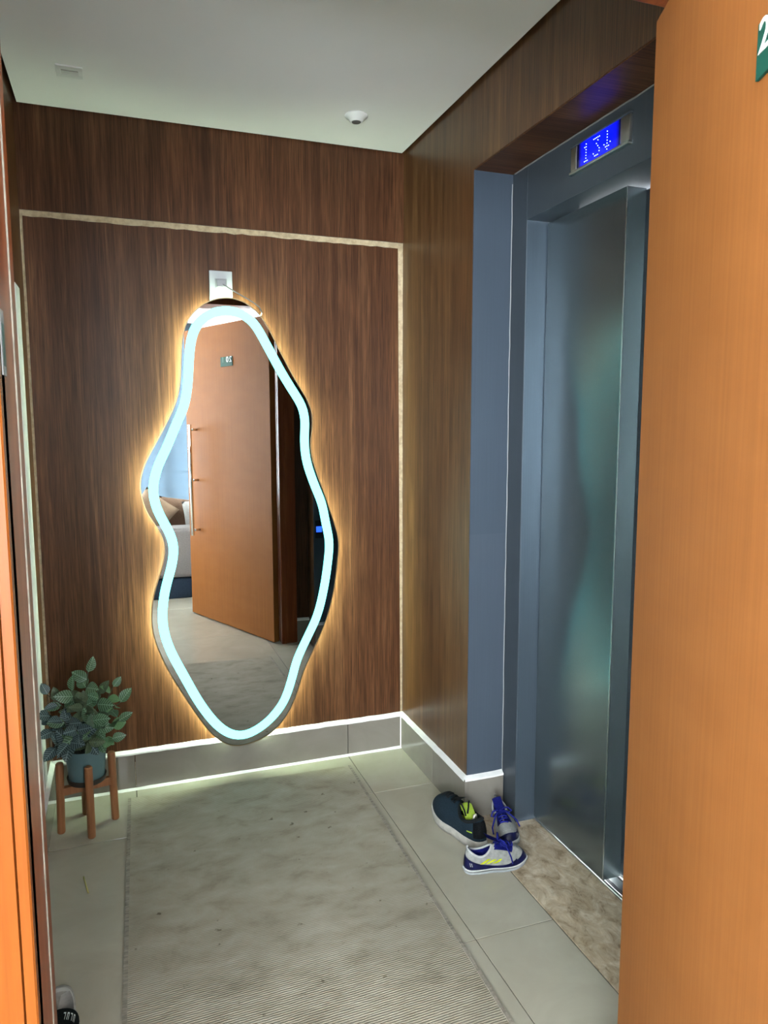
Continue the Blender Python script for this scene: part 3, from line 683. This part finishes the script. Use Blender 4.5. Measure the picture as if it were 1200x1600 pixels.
def stem(tip, kinds, nleaf, lsize, start=None):
    s0 = Vector(start or (rs.uniform(-.02, .02), rs.uniform(-.02, .02), .108)); t1 = Vector(tip)
    mid = s0.lerp(t1, .5) + Vector((0, 0, .035)); pts = []
    for i in range(9):
        u = i/8; pts.append((1-u)**2*s0 + 2*u*(1-u)*mid + u*u*t1)
    tube('stem', pts, .0022, M_stem, pt, 6, rend=.0012)
    for k in range(nleaf):
        u = 1 - .62*(k/max(1, nleaf)) ; i = min(8, max(1, int(round(u*8)))); p = pts[i]
        tang = (pts[i] - pts[i-1]).normalized()
        a = k*2.4 + rs.uniform(-.4, .4); side = tang.orthogonal().normalized(); side.rotate(Matrix.Rotation(a, 3, tang))
        d = tang*(.9 if k == 0 else .35) + side*(.35 if k == 0 else 1.0) + Vector((0, -.15, .1))
        add_leaf(p, d, lsize*rs.uniform(1.0, 1.35), rs.choice(kinds), rs.uniform(-.5, .5))
# crown outline: top sprig, right sprigs, full blue green lower left
for tip, kinds, nl, sz in [((.020, -.01, .375), (0, 0, 3), 6, .046), ((-.03, -.03, .325), (0, 3), 6, .045), ((.055, -.02, .30), (0, 3), 6, .045),
                           ((.095, -.005, .315), (2, 2, 0), 4, .036), ((.115, -.01, .26), (2, 0), 5, .042), ((.108, -.03, .205), (0, 2), 5, .044),
                           ((.085, -.05, .155), (0, 2), 5, .042), ((.03, -.085, .24), (0, 3), 6, .048), ((-.02, -.09, .215), (0, 1), 6, .050),
                           ((-.06, -.075, .245), (0, 1), 6, .048), ((-.045, -.095, .175), (1, 1), 6, .050), ((.015, -.09, .165), (1, 3), 6, .048),
                           ((-.095, -.04, .20), (1, 1), 5, .045), ((-.085, -.05, .15), (1,), 5, .043), ((-.105, -.01, .315), (1,), 3, .036),
                           ((-.075, .00, .285), (0, 3), 5, .045), ((.045, -.06, .205), (0, 3), 6, .044), ((0, -.04, .28), (0, 3), 6, .045), ((-.10, -.02, .245), (1, 3), 4, .038)]:
    stem(tip, kinds, nl, sz)

# ------------------------------------------------------------------ shoes
class Shoe:
    """toe along +x, sole on z = 0; S(phi, t) runs from the sole edge (t=0) up to the collar (t=1)"""
    def __init__(s, L, W, z0, ch, cx=.24, ca=.19, cb=.52, heel=.078, toe=.09, side=.058):
        s.L, s.W, s.z0, s.cx, s.ca, s.cb, s.heel, s.toe, s.side = L, W, z0, cx, ca, cb, heel, toe, side
    def out(s, ph, k=1.):
        c, sn = math.cos(ph), math.sin(ph); u = .5 + .5*c
        shape = .74 + .26/(1 + math.exp(-(u - .52)*14)) - .07*math.exp(-((u - .42)/.13)**2)
        y = s.W*shape*math.copysign(abs(sn)**.72, sn)
        y += s.W*.10*math.sin(PI*u)
        return Vector((s.L*(.5 + .5*c*k), y*k, 0))
    def spring(s, x): u = x/s.L; return .020*max(0, (u - .72)/.28)**2*(s.L/.28) + .006*max(0, (.1 - u)/.1)**2
    def S(s, ph, t_, off_=0.):
        p = s._S(ph, t_)
        if off_:
            e = 1e-3; a = s._S(ph + e, t_) - s._S(ph - e, t_); b = s._S(ph, min(1, t_ + e)) - s._S(ph, max(0, t_ - e)); n = a.cross(b)
            if n.length > 1e-12:
                n.normalize(); p = p + n*off_
        return p
    def _S(s, ph, t_):
        o = s.out(ph, .97); c, sn = math.cos(ph), math.sin(ph)
        kx = s.L*(s.cx + s.ca*c); ky = s.W*s.cb*sn*(1 - .25*max(0, c)) + s.W*.06
        front = max(0, c)**2; back = max(0, -c)**2
        kz = s.z0 + s.side + (s.toe - s.side)*front + (s.heel - s.side)*back
        g_ = t_**(1.25 + .9*(1 - front)); hh = 1 - (1 - t_)**(1.45 + .9*front)
        x = o.x + (kx - o.x)*g_; y = o.y + (ky - o.y)*g_
        z = s.z0 + s.spring(o.x)*(1 - t_) + (kz - s.z0)*hh
        # bulge of the sides
        y += math.copysign(.05*s.W, sn)*math.sin(PI*t_)*abs(sn)
        return Vector((x, y, z))
def grid(fn, n, m_, closed=False):
    bm = bmesh.new(); V = [[bm.verts.new(fn(i/n, j/m_)) for j in range(m_ + 1)] for i in range(n if closed else n + 1)]
    N_ = len(V)
    for i in range(n):
        A, B = V[i], V[(i+1) % N_]
        for j in range(m_): bm.faces.new((A[j], B[j], B[j+1], A[j+1]))
    return bm
def shoe_part(name, bm, M, root, solid=0.):
    if solid: bmesh.ops.solidify(bm, geom=bm.faces[:], thickness=solid)
    bmesh.ops.recalc_face_normals(bm, faces=bm.faces)
    return smooth(obj(name, bm, M, root))
def sole_bm(sh, levels):
    bm = bmesh.new(); n = 56; R_ = []
    for (k_, z_, f_) in levels:
        ring = []
        for i in range(n):
            ph = 2*PI*i/n; p = sh.out(ph, k_); ring.append(bm.verts.new((p.x, p.y, z_(p.x/sh.L) if callable(z_) else z_ + sh.spring(p.x)*f_)))
        R_.append(ring)
    for A, B in zip(R_, R_[1:]):
        for i in range(n): bm.faces.new((A[i], A[(i+1) % n], B[(i+1) % n], B[i]))
    bm.faces.new(R_[0]); bm.faces.new(R_[-1]); return bm
def build_shoe(name, label, loc, rot, sh, mats, group=None, sides=(1, -1), cleat=True):
    root = tag(empty(name, loc, rot), label, 'shoe', group)
    z0 = sh.z0
    shoe_part('outsole', sole_bm(sh, [(.90, 0., 1), (.97, .0015, 1), (.985, .006, 1), (.98, .0075, 1)]), mats['outsole'], root)
    shoe_part('midsole', sole_bm(sh, [(.975, .0070, 1), (1.005, .010, 1), (1.02, z0*.6, 1), (1.0, z0*.98, 1), (.965, z0 + .002, 1)]), mats['midsole'], root)
    up = shoe_part('upper', grid(lambda a, b: sh.S(2*PI*a, b), 64, 16, True), mats['upper'], root, 0)
    shoe_part('lining', grid(lambda a, b: sh.S(2*PI*a, .25 + .745*b, -.003), 64, 10, True), mats['lining'], root)
    bm = bmesh.new(); bm.faces.new([bm.verts.new((p.x, p.y, z0 + .006)) for p in (sh.out(2*PI*i/40, .88) for i in range(40))]); shoe_part('insole', bm, mats['lining'], root)
    tube('collar', [sh.S(2*PI*i/48, 1.0) for i in range(48)], .0032 if cleat else .0055, mats['collar'], root, 8, True)
    # tongue
    tp = sh.S(0, .92)
    def tong(a, b):
        y = (a - .5)*sh.W*.80; x = sh.L*(sh.cx + sh.ca) + .035*(1 - b) - .020*b; z = sh.S(0, .80).z + .004 + (.030 if cleat else .024)*b - 12*y*y*(1 - .2*b) 
        return Vector((x, y + sh.W*.06, z))
    shoe_part('tongue', grid(tong, 8, 6), mats['tongue'], root, .004)
    # laces: bars across the throat
    for k_ in range(5):
        tt = .50 + .10*k_; wdt = .30 + .05*k_
        pts = [sh.S(wdt*(q/6*2 - 1), tt + .045*(q/6 - .5)*(1 if k_ % 2 else -1), .003) for q in range(7)]
        tube('lace', pts, .0028, mats['lace'], root, 6)
    return root, up
def patch(root, parent, sh, name, M, ph0, ph1, t0, t1, slant=0., off_=.0012, n=6, m_=6):
    bm = grid(lambda a, b: sh.S(ph0 + (ph1 - ph0)*a + slant*b, t0 + (t1 - t0)*b, off_), n, m_)
    return shoe_part(name, bm, M, parent or root, .0008)
def knit(name, a, b, rough=.85, sc_=260., spec=.2):
    M = mat(name, a, rough, spec=spec); t = NT(M); g = t.noise(t.pos((sc_,)*3, 'object'), 1., 2.)
    t.color(t.ramp(g, [(.35, a), (.65, b)])); t.bump(g, .25, .001); return M
K_navy = knit('navy_knit', (.006, .015, .025), (.011, .024, .037)); K_black = knit('black_textile', (.004, .005, .006), (.010, .012, .014))
K_mid = knit('offwhite_foam', (.36, .345, .315), (.45, .43, .40), .6, 60.); K_out = knit('grey_rubber', (.22, .21, .19), (.30, .29, .27), .6, 60.)
K_lime = knit('lime_insole', (.42, .58, .06), (.52, .68, .10)); K_pale = knit('pale_strap', (.55, .50, .45), (.66, .62, .57))
K_silver = knit('silver_synthetic', (.21, .215, .21), (.29, .295, .285), .4, 90., .4); K_royal = knit('royal_blue_textile', (.006, .009, .135), (.010, .015, .20))
K_deep = knit('deep_blue_overlay', (.009, .011, .070), (.014, .017, .10), .35, 60., .4); K_whiteS = knit('white_sole', (.36, .37, .38), (.44, .45, .46), .45, 60.)
K_yel = knit('yellow_stripe', (.72, .76, .03), (.82, .86, .05), .5, 60.); K_greyS = knit('grey_outsole', (.25, .27, .29), (.33, .35, .37), .5, 60.)

# navy running shoe
sh = Shoe(.285, .050, .030, .1, cx=.27, ca=.185, cb=.60, heel=.070, toe=.072, side=.050)
heading = lambda a, b: math.atan2(b[1] - a[1], b[0] - a[0])
ha, hb_ = (-.040, -.812), (-.080, -.530)
root, up = build_shoe('running_shoe', 'large navy running shoe with thick off-white sole by the skirting corner', (ha[0], ha[1], 0), (0, 0, heading(ha, hb_)), sh,
    dict(outsole=K_out, midsole=K_mid, upper=K_navy, lining=K_black, collar=K_black, tongue=K_black, lace=K_black), cleat=False)
bm = bmesh.new(); bm.faces.new([bm.verts.new((p.x*.62 + .012, p.y*.86, sh.z0 + .0105)) for p in (sh.out(2*PI*i/40, .84) for i in range(40))]); shoe_part('lime_sockliner', bm, K_lime, root)
# sockliner folded up at the opening, pull loop and loose laces
bm = grid(lambda a, b: Vector((.050 + .050*math.sin(b*2.2) + .010*a, -.016 + .036*a, sh.z0 + .030 + .052*math.sin(b*2.4) + .006*math.sin(a*PI))), 6, 10); shoe_part('raised_insole', bm, K_lime, root, .003)
tube('lace_loop', [(.118, -.018, .098), (.105, -.012, .118), (.088, .002, .126), (.074, .012, .118), (.070, .018, .100)], .0028, K_black, root, 6)
tube('lace_loop', [(.125, .012, .098), (.112, .020, .116), (.092, .026, .122), (.076, .026, .110), (.074, .022, .092)], .0028, K_black, root, 6)
tube('pull_tab', [(.060, -.010, .078), (.056, -.004, .098), (.052, .004, .100), (.050, .010, .080)], .0036, K_pale, root, 6)
patch(root, None, sh, 'side_mark', K_lime, 2.28, 2.52, .30, .36, .0, .0012)
patch(root, None, sh, 'heel_counter', K_black, 2.55, 3.73, .12, .82, .0, .0010, 16, 6)
def stripes(root, sh, s):
    for k_ in range(3):
        p0 = s*(1.62 + .21*k_); patch(root, None, sh, 'yellow_stripe', K_yel, p0, p0 + s*.145, .31, .56 + .06*k_, s*(-.36 - .04*k_), .0014)
def cleat(name, label, loc, rot, group, mirror=False):
    sh2 = Shoe(.205, .037, .016, .06, cx=.25, ca=.185, cb=.60, heel=.060, toe=.060, side=.040)
    root, up = build_shoe(name, label, loc, rot, sh2, dict(outsole=K_greyS, midsole=K_whiteS, upper=K_silver, lining=K_royal, collar=K_whiteS, tongue=K_royal, lace=K_royal), group)
    for s in (1, -1):
        stripes(root, sh2, s)
        def ov(a, b, s=s):
            ph = .85 + 2.29*a; hgt = .15 + .40*max(0., (ph - 1.75)/1.39)**.8 + .10*max(0., (1.35 - ph)/.5)
            return sh2.S(s*ph, .01 + hgt*b, .0011)
        shoe_part('side_overlay', grid(ov, 24, 5), K_deep, root, .0008)
        patch(root, None, sh2, 'throat_overlay', K_royal, s*.05, s*.72, .50, .92, 0., .0012, 6, 6)
        # small white emblem on the heel panel
        for q in range(2): patch(root, None, sh2, 'heel_emblem', K_whiteS, s*(2.50 + .09*q), s*(2.535 + .09*q), .16, .32, s*.05, .0022, 2, 3)
    patch(root, None, sh2, 'toe_cap', K_deep, -.95, .95, .01, .20, 0., .0011, 20, 4)
    for q in range(5): patch(root, None, sh2, 'toe_rib', K_whiteS, -.30, .30, .27 + .035*q, .28 + .035*q, 0., .0014, 8, 1)
    # bow
    c = sh2.S(0, .86, .006)
    for sgn in (-1, 1):
        tube('lace_loop', [c, c + Vector((.006, sgn*.012, .012)), c + Vector((.012, sgn*.026, .012)), c + Vector((.018, sgn*.034, .002)), c + Vector((.014, sgn*.026, -.004)), c + Vector((.004, sgn*.010, .002))], .0026, K_royal, root, 6)
        tube('lace_end', [c, c + Vector((.012, sgn*.014, .004)), c + Vector((.022, sgn*.028, -.010)), c + Vector((.028, sgn*.041, -.030)), c + Vector((.033, sgn*.044, -.050))], .0024, K_royal, root, 6)
    bmk = bmesh.new(); bmesh.ops.create_icosphere(bmk, subdivisions=2, radius=.006, matrix=Matrix.Translation(c + Vector((0, 0, .002)))); shoe_part('lace_knot', bmk, K_royal, root)
    tube('heel_tab', [sh2.S(PI, .96, .001), sh2.S(PI, 1., .003) + Vector((-.002, 0, .006)), sh2.S(PI, 1.) + Vector((.002, 0, .008))], .003, K_whiteS, root, 6)
    return root
ha, hb_ = (-.150, -.886), (.052, -.902)
cleat('football_shoe', 'silver and blue football shoe lying nearest, toe pointing at the elevator', (ha[0], ha[1], .0), (0, 0, heading(ha, hb_)), 'pair of football shoes')
ha, hb_ = (.103, -.655), (.046, -.830)
cleat('football_shoe', 'silver and blue football shoe against the elevator frame, toe towards the camera', (ha[0], ha[1], .010), (math.radians(17), 0, heading(ha, hb_)), 'pair of football shoes')

# ------------------------------------------------------------------ slipper peeking out behind the door frame, bit of straw
K_grey = knit('grey_slipper_foam', (.24, .235, .22), (.32, .31, .29), .7, 60.); K_lightgrey = knit('light_grey_footbed', (.36, .36, .34), (.44, .43, .41), .7, 60.)
sl = tag(empty('slipper', (-1.262, -1.262, 0), (0, 0, math.radians(86))), 'grey slide sandal with black lettered strap behind the left door frame', 'slipper')
shs = Shoe(.255, .046, .022, .05)
shoe_part('sole', sole_bm(shs, [(.92, 0, 1), (.99, .002, 1), (1., .014, 1), (.985, .022, 1), (.95, .0235, 1)]), K_grey, sl)
shoe_part('footbed', sole_bm(shs, [(.94, .0232, 1), (.93, .025, 1), (.86, .0235, 1)]), K_lightgrey, sl)
def strap(a, b):
    th = PI*a; return Vector((.100 + .062*b + .016*math.cos(th), -.049*math.cos(th) + .003, .006 + .054*math.sin(th)**.7 - .010*b))
st_ = shoe_part('strap', grid(strap, 18, 6), K_black, sl, .004)
shoe_part('strap_edge', grid(lambda a, b: strap(a, 1.) + Vector((.0015*b, 0, -.003*b + .001)), 18, 2), K_lightgrey, sl, .003)
for q in range(4):                                                   # white lettering on the strap, too small to read
    a0 = .16 + .055*q
    for (aa, ab, ba, bb) in ((a0, a0 + .008, .30, .72), (a0, a0 + .032, .64, .72), (a0 + (.0 if q % 2 else .024), a0 + (.008 if q % 2 else .032), .30, .72)):
        bmx = grid(lambda a, b, aa=aa, ab=ab, ba=ba, bb=bb: strap(aa + (ab - aa)*a, ba + (bb - ba)*b) + Vector((0, (-.0014 if aa < .5 else .0014), .0016)), 2, 2)
        shoe_part('lettering', bmx, M_digit, st_)
tag(tube('straw', [(-1.219, -.520, .0022), (-1.212, -.560, .0030), (-1.203, -.606, .0022)], .0020, mat('dry_straw', (.50, .46, .16), .7), None, 6), 'tiny dry yellow straw lying on the floor tile', 'straw')
